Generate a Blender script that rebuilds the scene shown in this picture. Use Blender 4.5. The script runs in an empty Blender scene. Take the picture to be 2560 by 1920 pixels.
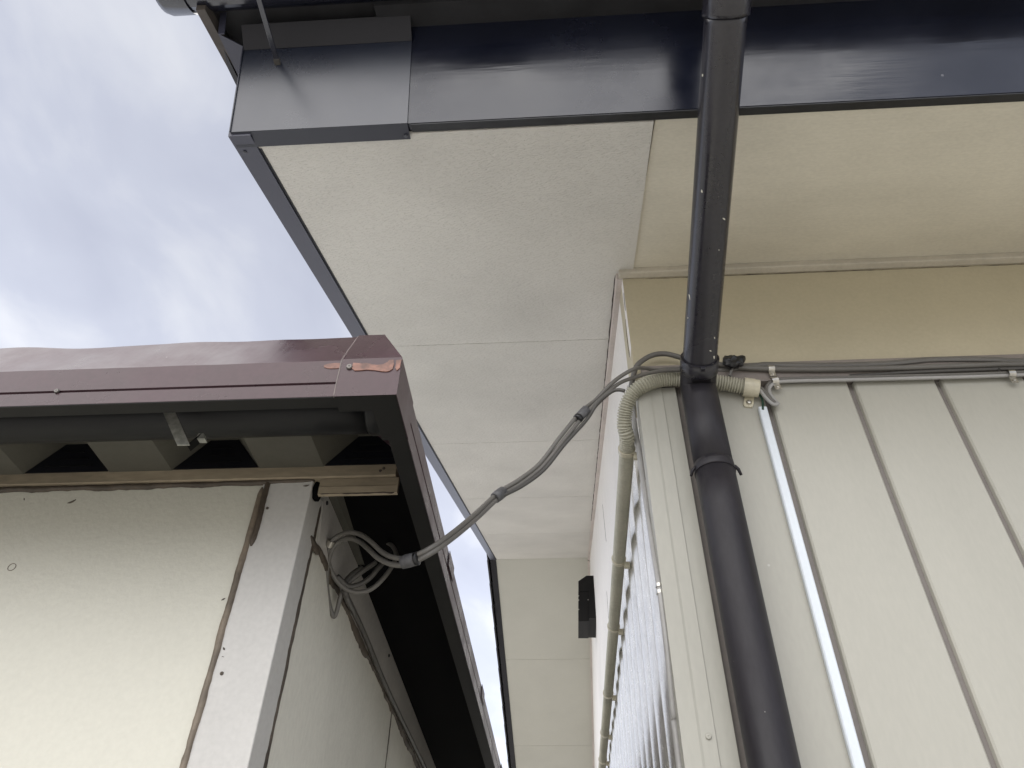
import bpy, bmesh, math, random
from mathutils import Vector, Matrix, noise
random.seed(7)
rad = math.radians
scene = bpy.context.scene
# ------------------------------------------------------------------ camera
F_PX = 1910.66
CAM = Vector((0, 0, 1.6))
PITCH, YAW, ROLL = rad(42.128), rad(-4.381), rad(1.145)
_f = Vector((math.sin(YAW)*math.cos(PITCH), math.cos(YAW)*math.cos(PITCH), math.sin(PITCH)))
_r = Vector((math.cos(YAW), -math.sin(YAW), 0))
_u = _r.cross(_f)
RGT = _r*math.cos(ROLL) + _u*math.sin(ROLL)
UPV = _u*math.cos(ROLL) - _r*math.sin(ROLL)
cd = bpy.data.cameras.new('camera')
cam = bpy.data.objects.new('camera', cd)
scene.collection.objects.link(cam)
m = Matrix((RGT, UPV, -_f)).transposed().to_4x4()
m.translation = CAM
cam.matrix_world = m
cd.sensor_width = 36.0
cd.lens = 36.0*F_PX/2560
cd.clip_start = 0.02
cd.clip_end = 2000
scene.camera = cam
# ------------------------------------------------------------------ world, sun, exposure
SUN_EL, SUN_AZ = 47.0, 207.0      # degrees; azimuth clockwise from +Y (behind the camera)
w = bpy.data.worlds.new('World')
scene.world = w
w.use_nodes = True
nt = w.node_tree
nt.nodes.clear()
def N(tree, typ, **kw):
    n = tree.nodes.new(typ)
    for k, v in kw.items():
        setattr(n, k, v)
    return n
def world_sky():
    L = nt.links.new
    out = N(nt, 'ShaderNodeOutputWorld')
    bg = N(nt, 'ShaderNodeBackground')
    sky = N(nt, 'ShaderNodeTexSky', sky_type='NISHITA', sun_disc=False)
    sky.sun_elevation = rad(SUN_EL)
    sky.sun_rotation = rad(SUN_AZ)
    sky.dust_density = 3.0
    geo = N(nt, 'ShaderNodeTexCoord')
    sep = N(nt, 'ShaderNodeSeparateXYZ')
    L(geo.outputs['Generated'], sep.inputs[0])
    mx = N(nt, 'ShaderNodeMath', operation='MAXIMUM'); mx.inputs[1].default_value = 0.0
    L(sep.outputs[2], mx.inputs[0])
    ad = N(nt, 'ShaderNodeMath', operation='ADD'); ad.inputs[1].default_value = 0.12
    L(mx.outputs[0], ad.inputs[0])
    dx = N(nt, 'ShaderNodeMath', operation='DIVIDE'); dy = N(nt, 'ShaderNodeMath', operation='DIVIDE')
    L(sep.outputs[0], dx.inputs[0]); L(ad.outputs[0], dx.inputs[1])
    L(sep.outputs[1], dy.inputs[0]); L(ad.outputs[0], dy.inputs[1])
    cb = N(nt, 'ShaderNodeCombineXYZ')
    L(dx.outputs[0], cb.inputs[0]); L(dy.outputs[0], cb.inputs[1])
    mp = N(nt, 'ShaderNodeMapping')
    mp.inputs['Rotation'].default_value = (0, 0, rad(-28))
    mp.inputs['Scale'].default_value = (1.55, 0.95, 1)
    mp.inputs['Location'].default_value = (8.3, 4.15, 0)
    L(cb.outputs[0], mp.inputs[0])
    n1 = N(nt, 'ShaderNodeTexNoise'); n1.inputs['Scale'].default_value = 3.4
    n1.inputs['Detail'].default_value = 6; n1.inputs['Roughness'].default_value = 0.47
    n1.inputs['Distortion'].default_value = 0.25
    L(mp.outputs[0], n1.inputs['Vector'])
    cr = N(nt, 'ShaderNodeValToRGB')
    e = cr.color_ramp.elements
    e[0].position = 0.32; e[0].color = (0.625, 0.655, 0.775, 1)
    e[1].position = 0.72; e[1].color = (0.93, 0.945, 1.0, 1)
    k = e.new(0.50); k.color = (0.695, 0.725, 0.84, 1)
    L(n1.outputs[0], cr.inputs[0])
    # thin cloud: a little of the clear sky comes through
    sc = N(nt, 'ShaderNodeMixRGB', blend_type='MULTIPLY'); sc.inputs[0].default_value = 1
    L(sky.outputs[0], sc.inputs[1]); sc.inputs[2].default_value = (0.10, 0.10, 0.10, 1)
    mix = N(nt, 'ShaderNodeMixRGB', blend_type='MIX'); mix.inputs[0].default_value = 0.82
    L(sc.outputs[0], mix.inputs[1]); L(cr.outputs[0], mix.inputs[2])
    # the cloud layer is brighter towards the horizon all round
    hz = N(nt, 'ShaderNodeMapRange', interpolation_type='SMOOTHSTEP')
    hz.inputs['From Min'].default_value = .15; hz.inputs['From Max'].default_value = .85
    hz.inputs['To Min'].default_value = 1.6; hz.inputs['To Max'].default_value = .98
    L(mx.outputs[0], hz.inputs[0])
    vm = N(nt, 'ShaderNodeMixRGB', blend_type='MULTIPLY'); vm.inputs[0].default_value = 1
    L(mix.outputs[0], vm.inputs[1]); L(hz.outputs[0], vm.inputs[2])
    L(vm.outputs[0], bg.inputs[0])
    bg.inputs[1].default_value = 0.385
    L(bg.outputs[0], out.inputs[0])
world_sky()
sd = bpy.data.lights.new('sun', 'SUN')
sun = bpy.data.objects.new('sun', sd)
scene.collection.objects.link(sun)
sd.energy = 1.5
sd.angle = rad(94)
sd.color = (1.0, 0.965, 0.91)
az, el = rad(SUN_AZ), rad(SUN_EL)
sv = Vector((math.sin(az)*math.cos(el), math.cos(az)*math.cos(el), math.sin(el)))
sun.rotation_euler = sv.to_track_quat('Z', 'Y').to_euler()
sun.location = (0, -6, 9)
scene.view_settings.view_transform = 'Standard'
scene.view_settings.look = 'None'
scene.view_settings.gamma = 1
scene.view_settings.use_curve_mapping = False
scene.view_settings.exposure = 1.40
scene.render.engine = 'CYCLES'
scene.render.resolution_x, scene.render.resolution_y = 1024, 768
# ------------------------------------------------------------------ pixel -> place
def ray(x, y):
    return RGT*((x-1280)/F_PX) - UPV*((y-960)/F_PX) + _f
def atd(x, y, d): return CAM + ray(x, y)*d
def hit(x, y, n, p):
    d = ray(x, y); n = Vector(n)
    return CAM + d*(n.dot(Vector(p)-CAM)/n.dot(d))
def onX(x, y, X): return hit(x, y, (1, 0, 0), (X, 0, 0))
def onY(x, y, Y): return hit(x, y, (0, 1, 0), (0, Y, 0))
def onZ(x, y, Z): return hit(x, y, (0, 0, 1), (0, 0, Z))
# ------------------------------------------------------------------ materials
def mat(name, col, rough=0.5, metal=0.0, spec=0.5, var=0.12, vscale=3.0, vstretch=(1, 1, 1), col2=None,
        bump=None, bstretch=(1, 1, 1), bdist=0.002, speck=None, fine=0.04, coat=0.0, rvar=0.0, bdetail=4, ior=None, bramp=None, prand=0):
    mt = bpy.data.materials.new(name); mt.use_nodes = True
    t = mt.node_tree; L = t.links.new
    b = t.nodes['Principled BSDF']
    b.inputs['Roughness'].default_value = rough
    b.inputs['Metallic'].default_value = metal
    b.inputs['Specular IOR Level'].default_value = spec
    if ior: b.inputs['IOR'].default_value = ior
    if coat:
        b.inputs['Coat Weight'].default_value = coat
        b.inputs['Coat Roughness'].default_value = 0.12
    tc = N(t, 'ShaderNodeTexCoord')
    mp = N(t, 'ShaderNodeMapping'); mp.inputs['Scale'].default_value = vstretch
    L(tc.outputs['Object'], mp.inputs[0])
    n1 = N(t, 'ShaderNodeTexNoise'); n1.inputs['Scale'].default_value = vscale
    n1.inputs['Detail'].default_value = 6; n1.inputs['Roughness'].default_value = 0.6
    L(mp.outputs[0], n1.inputs['Vector'])
    cr = N(t, 'ShaderNodeValToRGB')
    c2 = col2 if col2 else tuple(c*(1-2.2*var) for c in col)
    cr.color_ramp.elements[0].position = 0.32; cr.color_ramp.elements[0].color = (*c2, 1)
    cr.color_ramp.elements[1].position = 0.62; cr.color_ramp.elements[1].color = (*col, 1)
    L(n1.outputs[0], cr.inputs[0])
    cur = cr.outputs[0]
    if fine:
        n2 = N(t, 'ShaderNodeTexNoise'); n2.inputs['Scale'].default_value = 140
        n2.inputs['Detail'].default_value = 3
        L(mp.outputs[0], n2.inputs['Vector'])
        mr = N(t, 'ShaderNodeMapRange'); mr.inputs['From Min'].default_value = .3; mr.inputs['From Max'].default_value = .7
        mr.inputs['To Min'].default_value = 1-fine*2; mr.inputs['To Max'].default_value = 1+fine
        L(n2.outputs[0], mr.inputs[0])
        mu = N(t, 'ShaderNodeMixRGB', blend_type='MULTIPLY'); mu.inputs[0].default_value = 1
        L(cur, mu.inputs[1]); L(mr.outputs[0], mu.inputs[2]); cur = mu.outputs[0]
    if prand:
        oi = N(t, 'ShaderNodeObjectInfo'); pr = N(t, 'ShaderNodeMapRange')
        pr.inputs['To Min'].default_value = 1-prand; pr.inputs['To Max'].default_value = 1+prand
        L(oi.outputs['Random'], pr.inputs[0])
        pm = N(t, 'ShaderNodeMixRGB', blend_type='MULTIPLY'); pm.inputs[0].default_value = 1
        L(cur, pm.inputs[1]); L(pr.outputs[0], pm.inputs[2]); cur = pm.outputs[0]
    if speck:            # (colour, scale, threshold)
        vo = N(t, 'ShaderNodeTexVoronoi'); vo.inputs['Scale'].default_value = speck[1]
        wn = N(t, 'ShaderNodeTexNoise'); wn.inputs['Scale'].default_value = speck[1]*.6
        L(tc.outputs['Object'], vo.inputs['Vector']); L(tc.outputs['Object'], wn.inputs['Vector'])
        a = N(t, 'ShaderNodeMath', operation='LESS_THAN'); a.inputs[1].default_value = speck[2]
        L(vo.outputs['Distance'], a.inputs[0])
        g = N(t, 'ShaderNodeMath', operation='GREATER_THAN'); g.inputs[1].default_value = .56
        L(wn.outputs[0], g.inputs[0])
        aa = N(t, 'ShaderNodeMath', operation='MULTIPLY'); L(a.outputs[0], aa.inputs[0]); L(g.outputs[0], aa.inputs[1])
        mx = N(t, 'ShaderNodeMixRGB'); mx.inputs[2].default_value = (*speck[0], 1)
        L(aa.outputs[0], mx.inputs[0]); L(cur, mx.inputs[1]); cur = mx.outputs[0]
    L(cur, b.inputs['Base Color'])
    if rvar:
        rr = N(t, 'ShaderNodeMapRange'); rr.inputs['To Min'].default_value = max(.03, rough-rvar); rr.inputs['To Max'].default_value = rough+rvar
        rr.inputs['From Min'].default_value = .35; rr.inputs['From Max'].default_value = .65
        L(n1.outputs[0], rr.inputs[0]); L(rr.outputs[0], b.inputs['Roughness'])
    if bump:             # (scale, strength)
        m2 = N(t, 'ShaderNodeMapping'); m2.inputs['Scale'].default_value = bstretch
        L(tc.outputs['Object'], m2.inputs[0])
        n3 = N(t, 'ShaderNodeTexNoise'); n3.inputs['Scale'].default_value = bump[0]; n3.inputs['Detail'].default_value = bdetail
        L(m2.outputs[0], n3.inputs['Vector'])
        bp = N(t, 'ShaderNodeBump'); bp.inputs['Strength'].default_value = bump[1]; bp.inputs['Distance'].default_value = bdist
        hs = n3.outputs[0]
        if bramp:
            br = N(t, 'ShaderNodeMapRange', interpolation_type='SMOOTHSTEP'); br.inputs['From Min'].default_value = bramp[0]; br.inputs['From Max'].default_value = bramp[1]
            L(hs, br.inputs[0]); hs = br.outputs[0]
        L(hs, bp.inputs['Height']); L(bp.outputs[0], b.inputs['Normal'])
    return mt
M = {}
M['concrete'] = mat('concrete', (.56, .54, .49), .9, var=.10, vscale=.8, bump=(60, .3))
M['soffit_tex'] = mat('soffit_textured', (.665, .645, .60), .75, var=.06, vscale=2.2, bump=(200, .7), bstretch=(.50, 1.5, 1.5), bdist=.0016, fine=.012, bdetail=2, bramp=(.28, .54), prand=.015)
M['soffit_board'] = mat('soffit_board', (.56, .55, .49), .78, var=.04, vscale=1.6, bump=(190, .5), bstretch=(.62, 1.7, 1.7), bdist=.0016, fine=.012, bdetail=1.5, bramp=(.34, .50))
M['soffit_paint'] = mat('soffit_paint', (.73, .69, .585), .6, var=.08, vscale=2.0, vstretch=(.8, 1.5, 1), bump=(70, .45), bstretch=(.05, 1.6, 1.6), bdist=.0014, fine=.03, speck=((.42, .38, .30), 5, .02))
M['board_paint'] = mat('board_paint', (.50, .45, .325), .62, var=.05, vscale=2.5, bump=(60, .12), bdist=.001, fine=.02, speck=((.2, .16, .11), 9, .012))
M['trim_paint'] = mat('trim_paint', (.52, .48, .40), .6, var=.10, vscale=6, fine=.03)
M['plaster'] = mat('plaster', (.84, .815, .785), .7, var=.04, vscale=2.2, bump=(40, .15), fine=.03, speck=((.35, .3, .26), 14, .02))
M['gable_trim'] = mat('gable_trim', (.58, .515, .475), .65, var=.08, vscale=5)
M['siding'] = mat('siding', (.385, .376, .328), .42, var=.035, vscale=2.5, vstretch=(1.2, 1, .35), fine=.015, speck=((.47, .465, .43), 13, .04), bump=(4, .06), bdist=.004, prand=.03)
M['siding_joint'] = mat('siding_joint', (.20, .18, .165), .5, var=.08, vscale=5)
M['flashing'] = mat('flashing', (.24, .21, .19), .55, var=.08, vscale=8)
M['corner_metal'] = mat('corner_metal', (.395, .388, .34), .45, var=.05, vscale=4, vstretch=(1, 1, .3), fine=.02)
M['zinc'] = mat('zinc', (.82, .80, .745), .24, metal=.68, var=.10, vscale=30, vstretch=(1, 1, .5), fine=.06, bump=(90, .12), bdist=.0005, rvar=.06)
M['fascia_paint'] = mat('fascia_paint', (.008, .010, .021), .20, spec=.5, ior=1.6, var=.2, vscale=3, bump=(26, .40), bstretch=(.10, 1, 1), bdist=.002, rvar=.13, fine=.05, speck=((.10, .10, .11), 11, .035))
M['fascia_edge'] = mat('fascia_edge', (.014, .015, .018), .5, var=.3, vscale=20, bump=(60, .5), bstretch=(.2, 1, 1))
M['cap_metal'] = mat('cap_metal', (.016, .020, .034), .30, spec=.5, ior=1.72, var=.06, vscale=4, fine=.03, rvar=.04)
M['verge_metal'] = mat('verge_metal', (.050, .052, .078), .35, var=.06, vscale=3, fine=.02)
M['cap_under'] = mat('cap_under', (.040, .043, .058), .45, var=.05, vscale=3, fine=.02)
M['verge_dark'] = mat('verge_dark', (.011, .011, .016), .45, spec=.35, var=.1, vscale=3)
M['tile'] = mat('tile', (.025, .025, .028), .6, var=.25, vscale=8)
M['tile_edge'] = mat('roof_edge', (.10, .085, .075), .6, var=.25, vscale=10)
M['roof_wood'] = mat('roof_wood', (.16, .13, .10), .8, var=.2)
M['gutter'] = mat('gutter', (.018, .020, .034), .20, spec=.5, ior=1.8, var=.2, vscale=4, fine=.05)
M['pipe'] = mat('pipe', (.021, .020, .026), .24, spec=.6, var=.15, vscale=6, fine=.06, rvar=.06, speck=((.30, .29, .27), 60, .03))
M['pipe_low'] = mat('pipe_low', (.019, .017, .021), .46, spec=.35, var=.22, vscale=9, vstretch=(1, 1, .35), fine=.10, rvar=.12, speck=((.13, .12, .12), 30, .03))
M['cable'] = mat('cable', (.135, .128, .116), .42, var=.08, vscale=5, fine=.03)
M['cable_pale'] = mat('cable_pale', (.34, .335, .325), .4, var=.06, vscale=5, fine=.03)
M['cable_dark'] = mat('cable_dark', (.070, .066, .060), .45, var=.08, vscale=5, fine=.03)
M['conduit'] = mat('conduit', (.46, .445, .355), .45, var=.10, vscale=7, fine=.05)
M['clamp'] = mat('clamp', (.58, .54, .415), .35, var=.06, vscale=12)
M['duct'] = mat('duct', (.66, .71, .76), .35, var=.025, vscale=6, fine=.01)
M['green'] = mat('green_wire', (.012, .05, .028), .4)
M['tape_black'] = mat('tape_black', (.010, .010, .012), .33, var=.2, vscale=40)
M['tape_grey'] = mat('tape_grey', (.105, .105, .11), .5, var=.15, vscale=30, fine=.12)
M['steel'] = mat('steel', (.62, .60, .55), .28, metal=1.0, var=.12, vscale=40, fine=.08)
M['old_screw'] = mat('old_screw', (.16, .15, .14), .4, metal=.6, var=.2, vscale=60)
M['galv'] = mat('galv', (.33, .335, .30), .55, metal=.25, var=.15, vscale=30, fine=.14)
M['hood'] = mat('hood', (.006, .0055, .006), .6, spec=.3, var=.15, vscale=10)
M['fleck'] = mat('fleck', (.70, .68, .58), .6)
M['crack'] = mat('crack', (.055, .042, .035), .9)
M['shed_fascia'] = mat('shed_fascia', (.058, .030, .037), .30, spec=.42, ior=1.48, var=.14, vscale=9, fine=.05, bump=(18, .12), bdist=.003, rvar=.09, speck=((.24, .21, .21), 26, .04))
M['shed_dark'] = mat('shed_dark', (.0045, .0044, .004), .6, spec=.3, var=.3, vscale=9, fine=.08)
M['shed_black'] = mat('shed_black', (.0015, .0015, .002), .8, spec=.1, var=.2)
M['seam'] = mat('seam', (.20, .165, .155), .6, var=.2, vscale=30)
M['primer'] = mat('primer', (.27, .12, .082), .45, var=.28, vscale=45, fine=.12)
M['shed_wall'] = mat('shed_wall', (.57, .558, .482), .5, var=.03, vscale=1.6, bump=(130, .4), bdist=.0020, fine=.015, speck=((.42, .38, .31), 8, .012))
M['shed_side'] = mat('shed_side', (.66, .645, .57), .55, var=.12, vscale=1.5, vstretch=(1, 1, .4), bump=(120, .32), bdist=.0018, fine=.03)
M['shed_trim'] = mat('shed_trim', (.50, .49, .465), .42, var=.05, vscale=4, fine=.03, speck=((.38, .34, .28), 24, .02))
M['shed_plate'] = mat('shed_plate', (.50, .48, .45), .5, var=.12, vscale=5)
M['caulk'] = mat('caulk', (.21, .17, .125), .55, var=.28, vscale=14, fine=.08)
M['caulk_dark'] = mat('caulk_dark', (.085, .066, .048), .6, var=.28, vscale=18, fine=.08)
M['beam'] = mat('beam', (.33, .275, .195), .55, var=.20, vscale=8, vstretch=(.3, 1, 1), fine=.08, speck=((.09, .07, .05), 28, .05))
M['deck'] = mat('deck', (.075, .072, .058), .55, var=.08, vscale=4)
M['deck_top'] = mat('deck_top', (.66, .66, .63), .55, var=.08, vscale=2)
M['filler'] = mat('filler', (.0025, .003, .006), .6, spec=.25, var=.2)
M['shed_gutter'] = mat('shed_gutter', (.0032, .0036, .0046), .45, spec=.3, var=.3, vscale=6, fine=.10)
# ------------------------------------------------------------------ mesh helpers
C = scene.collection
def thing(name, label, cat, loc=(0, 0, 0), group=None):
    o = bpy.data.objects.new(name, None); C.objects.link(o)
    o.location = loc; o.empty_display_size = .1
    o['label'] = label; o['category'] = cat
    if group: o['group'] = group
    return o
def wpos(o):
    p = Vector(o.location)
    return p
def link(me, name, mt, parent=None, smooth=False):
    o = bpy.data.objects.new(name, me); C.objects.link(o)
    if not me.materials: me.materials.append(M[mt])
    if smooth:
        for p in me.polygons: p.use_smooth = len(p.vertices) <= 4
    if parent:
        o.parent = parent
        root = parent
        while root.parent: root = root.parent
        o.matrix_parent_inverse = (Matrix.Translation(-Vector(root.location)) if parent.type == 'EMPTY' else Matrix.Identity(4))
    return o
def tag(o, label, cat, group=None):
    o['label'] = label; o['category'] = cat
    if group: o['group'] = group
    return o
def mk(name, verts, faces, mt, parent=None, smooth=False, bevel=0, fixn=True, seg=2):
    bm = bmesh.new()
    vs = [bm.verts.new(v) for v in verts]
    for f in faces:
        try: bm.faces.new([vs[i] for i in f])
        except ValueError: pass
    if fixn: bmesh.ops.recalc_face_normals(bm, faces=bm.faces)
    if bevel:
        bmesh.ops.bevel(bm, geom=[e for e in bm.edges if len(e.link_faces) == 2 and e.calc_face_angle(0) > .4], offset=bevel, segments=seg, affect='EDGES', profile=.5)
        smooth = False
    me = bpy.data.meshes.new(name); bm.to_mesh(me); bm.free()
    return link(me, name, mt, parent, smooth)
HF = [(0, 1, 2, 3), (4, 5, 6, 7), (0, 1, 5, 4), (1, 2, 6, 5), (2, 3, 7, 6), (3, 0, 4, 7)]
def hexa(name, pts, mt, parent=None, bevel=0): return mk(name, pts, HF, mt, parent, bevel=bevel)
def box(name, x0, x1, y0, y1, z0, z1, mt, parent=None, bevel=0):
    return hexa(name, [(x0, y0, z0), (x1, y0, z0), (x1, y1, z0), (x0, y1, z0), (x0, y0, z1), (x1, y0, z1), (x1, y1, z1), (x0, y1, z1)], mt, parent, bevel)
def prism(name, poly, fn, a, b, mt, parent=None, bevel=0, smooth=False):
    """poly = list of 2D points, fn(p, t) -> 3D; extruded from t=a to t=b"""
    n = len(poly)
    v = [fn(p, a) for p in poly] + [fn(p, b) for p in poly]
    f = [tuple(range(n)), tuple(range(n, 2*n))] + [(i, (i+1) % n, n+(i+1) % n, n+i) for i in range(n)]
    return mk(name, v, f, mt, parent, bevel=bevel, smooth=smooth)
def spline(pts, k=8):
    pts = [Vector(p) for p in pts]; out = []
    P = [pts[0]*2-pts[1]] + pts + [pts[-1]*2-pts[-2]]
    for i in range(1, len(P)-2):
        a, b, c, d = P[i-1], P[i], P[i+1], P[i+2]
        for j in range(k):
            t = j/k
            out.append(.5*((2*b) + (c-a)*t + (2*a-5*b+4*c-d)*t*t + (3*b-a-3*c+d)*t**3))
    out.append(pts[-1]); return out
def tube(name, path, r, mt, parent=None, seg=12, cap=True, flat=None, smooth=True):
    """path: points; r: number or list; flat=(normal, ratio) squashes along normal"""
    path = [Vector(p) for p in path]; n = len(path)
    rr = r if isinstance(r, (list, tuple)) else [r]*n
    tg = [(path[min(i+1, n-1)]-path[max(i-1, 0)]).normalized() for i in range(n)]
    a = tg[0].orthogonal().normalized(); verts = []; faces = []
    for i in range(n):
        a = (a-tg[i]*a.dot(tg[i])).normalized(); b = tg[i].cross(a)
        for k in range(seg):
            th = 2*math.pi*k/seg
            o = (a*math.cos(th)+b*math.sin(th))*rr[i]
            if flat:
                nn = Vector(flat[0]); o -= nn*o.dot(nn)*(1-flat[1])
            verts.append(path[i]+o)
    for i in range(n-1):
        for k in range(seg):
            faces.append((i*seg+k, i*seg+(k+1) % seg, (i+1)*seg+(k+1) % seg, (i+1)*seg+k))
    if cap:
        faces.append(tuple(range(seg))); faces.append(tuple(range((n-1)*seg, n*seg)))
    return mk(name, verts, faces, mt, parent, smooth=smooth)
def ring(name, c, axis, r0, r1, h, mt, parent=None, seg=24, a0=0, a1=2*math.pi, ref=None):
    """solid ring/arc band round axis"""
    ax = Vector(axis).normalized(); c = Vector(c)
    u = Vector(ref) if ref else ax.orthogonal()
    u = (u-ax*u.dot(ax)).normalized(); v = ax.cross(u)
    full = abs(a1-a0-2*math.pi) < 1e-4; n = seg if full else seg+1
    V = []; Fc = []
    for i in range(n):
        t = a0+(a1-a0)*i/seg; d = u*math.cos(t)+v*math.sin(t)
        V += [c+d*r0-ax*h/2, c+d*r1-ax*h/2, c+d*r1+ax*h/2, c+d*r0+ax*h/2]
    for i in range(seg):
        j = (i+1) % n
        for k in range(4): Fc.append((i*4+k, i*4+(k+1) % 4, j*4+(k+1) % 4, j*4+k))
    if not full: Fc += [(0, 1, 2, 3), tuple((n-1)*4+k for k in range(4))]
    return mk(name, V, Fc, mt, parent, bevel=0)
def screw(c, nrm, r, mt, parent, name='screw'):
    """pan head with a cross slot"""
    c = Vector(c); nrm = Vector(nrm).normalized(); u = nrm.orthogonal().normalized(); v = nrm.cross(u)
    V = []; Fc = []; s = 12
    for (q, h) in ((1, -.3), (1, .25), (.82, .55), (.35, .62), (.0, .40)):
        if q == 0: V.append(c+nrm*h*r); continue
        for k in range(s):
            t = 2*math.pi*k/s; V.append(c+(u*math.cos(t)+v*math.sin(t))*r*q+nrm*h*r)
    for i in range(3):
        for k in range(s): Fc.append((i*s+k, i*s+(k+1) % s, (i+1)*s+(k+1) % s, (i+1)*s+k))
    for k in range(s): Fc.append((3*s+k, 3*s+(k+1) % s, 4*s))
    return mk(name, V, Fc, mt, parent)
def bead(name, path, nrm, wid, thick, mt, parent, jit=.35, seed=0, step=.006, sink=.002):
    """ragged sealant bead along a path lying on a surface with normal nrm"""
    rnd = random.Random(seed); nrm = Vector(nrm).normalized(); pts = []
    for a, b in zip(path[:-1], path[1:]):
        a = Vector(a); b = Vector(b); k = max(1, int((b-a).length/step))
        pts += [a.lerp(b, i/k) for i in range(k)]
    pts.append(Vector(path[-1])); V = []; Fc = []; n = len(pts)
    for i, p in enumerate(pts):
        t = (pts[min(i+1, n-1)]-pts[max(i-1, 0)]).normalized(); s = nrm.cross(t).normalized()
        q = i*step
        wl = wid/2*(1+jit*(noise.noise((q*22, seed*3.1, 0))*1.6+noise.noise((q*90, seed, 5))*.8))
        wr = wid/2*(1+jit*(noise.noise((q*20, seed*5.7, 9))*1.6+noise.noise((q*80, seed, 2))*.8))
        th = thick*(1+.4*noise.noise((q*40, seed, 7)))
        wl = max(wl, wid*.12); wr = max(wr, wid*.12)
        tp_ = min(1, .25+min(i, n-1-i)*step/(wid*1.2)); wl *= tp_; wr *= tp_; th *= tp_
        V += [p-s*wl-nrm*sink, p-s*wl*.8+nrm*th*.55, p+nrm*th, p+s*wr*.8+nrm*th*.55, p+s*wr-nrm*sink]
    for i in range(n-1):
        for k in range(4): Fc.append((i*5+k, i*5+k+1, i*5+6+k, i*5+5+k))
    Fc += [(0, 1, 2, 3, 4), tuple((n-1)*5+k for k in range(5))]
    return mk(name, V, Fc, mt, parent, smooth=True)
# ------------------------------------------------------------------ ground
g = mk('ground', [(-60, -60, 0), (60, -60, 0), (60, 60, 0), (-60, 60, 0)], [(0, 1, 2, 3)], 'concrete')
g['kind'] = 'structure'
# ================================================================== HOUSE
YW = 1.19                       # front wall face
ZT = 3.0272                     # soffit plane at that wall
AL = rad(20.0); cA, sA, tA = math.cos(AL), math.sin(AL), math.tan(AL)
YR = 5.022; SR = (YR-YW)/cA
TILT = .0115
def tx(x, y): return x + TILT*(y-YW)
def RP(x, s, h, t=1):           # front slope: s up the slope from the wall, h square to it
    y = YW + s*cA - h*sA
    return Vector((tx(x, y) if t else x, y, ZT + s*sA + h*cA))
ZR = ZT + SR*sA
def RB(x, t, h, tl=1):          # back slope: t down from the ridge
    y = YR + t*cA + h*sA
    return Vector((tx(x, y) if tl else x, y, ZR - t*sA + h*cA))
XE = 7.0                        # far right end of the house
house = thing('house', 'beige house with dark painted eaves, textured soffit boards and ribbed metal siding', 'house', (.167, YW, 0))
def rbox(name, x0, x1, s0, s1, h0, h1, mt, parent=house, bevel=0, f=RP):
    return hexa(name, [f(x0, s0, h0), f(x1, s0, h0), f(x1, s1, h0), f(x0, s1, h0), f(x0, s0, h1), f(x1, s0, h1), f(x1, s1, h1), f(x0, s1, h1)], mt, parent, bevel)
# --- walls
SY = 1.180                      # face of the metal siding
wall_x = .1664
def gx(y, off=0): return wall_x + off + TILT*(y-YW)
def gable_pt(p, t):
    return Vector((gx(p[0], t), p[0], p[1]))
ye = 2*YR-YW
prism('gable_wall', [(YW+.001, 2.775), (ye, 2.775), (ye, ZT+.01), (YR, ZR+.01), (YW+.001, ZT+.008)], gable_pt, 0, .10, 'plaster', house)
gw = [o for o in house.children if o.name == 'gable_wall'][0]
box('front_wall_board', .1668, XE, YW, YW+.10, 2.66, ZT+.012, 'board_paint', house)
box('lower_wall', .215, XE, YW+.012, YW+.10, 0, 2.657, 'roof_wood', house)
box('back_wall', .3, XE, ye-.10, ye-.003, 0, ZT, 'plaster', house)
box('end_wall', XE-.10, XE, YW+.11, ye-.11, 0, ZT-.02, 'plaster', house)
box('lower_gable_wall', .215, .30, YW+.11, ye-.11, 0, 2.57, 'roof_wood', house)
# hairline cracks on the gable plaster
def gwpt(x, y):
    X = wall_x
    for i in range(15):
        P = onX(x, y, X); X = gx(P.y)
    return P+Vector((-.0006, 0, 0))
def crack(pix, wd, seed):
    bead('crack', [gwpt(*p) for p in pix], (-1, 0, 0), wd, .0004, 'crack', gw, jit=.7, seed=seed, step=.008, sink=.0004)
Z1 = lambda x, y: (1450+x/3.16, 640+y/3.16)
crack([Z1(346, 292), Z1(352, 350), Z1(360, 432)], .006, 1)
crack([Z1(362, 500), Z1(368, 600), Z1(385, 740), Z1(392, 800)], .0022, 2)
ZC = lambda x, y: (1100+x/1.8033, 1000+y/1.8033)
crack([ZC(733, 470), ZC(738, 520), ZC(750, 640)], .004, 3)
crack([ZC(752, 860), ZC(760, 980), ZC(768, 1060)], .004, 4)
# --- cornice strips
box('cornice_strip', .157, XE, YW-.021, YW-.0005, ZT-.024, ZT-.006, 'trim_paint', house, bevel=.003)
rbox('gable_cornice', .152, .1745, -.006, SR-.008*tA, -.022, -.0045, 'gable_trim', bevel=.002)
rbox('gable_cornice', .152, .1745, .02, SR-.05, -.022, -.0045, 'gable_trim', bevel=.002, f=RB)
bead('open_joint', [RP(.1508, q_*.35, -.0052) for q_ in range(9)], (0, sA, -cA), .0030, .0004, 'crack', house, jit=1.0, seed=12, step=.02, sink=.0003)
# thin open joint under the cornice
bead('open_joint', [(.22, YW, ZT-.0255), (1.2, YW, ZT-.0255), (2.4, YW, ZT-.0255)], (0, -1, 0), .0022, .0004, 'crack', house, jit=1.2, seed=11, step=.012, sink=.0005)
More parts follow.
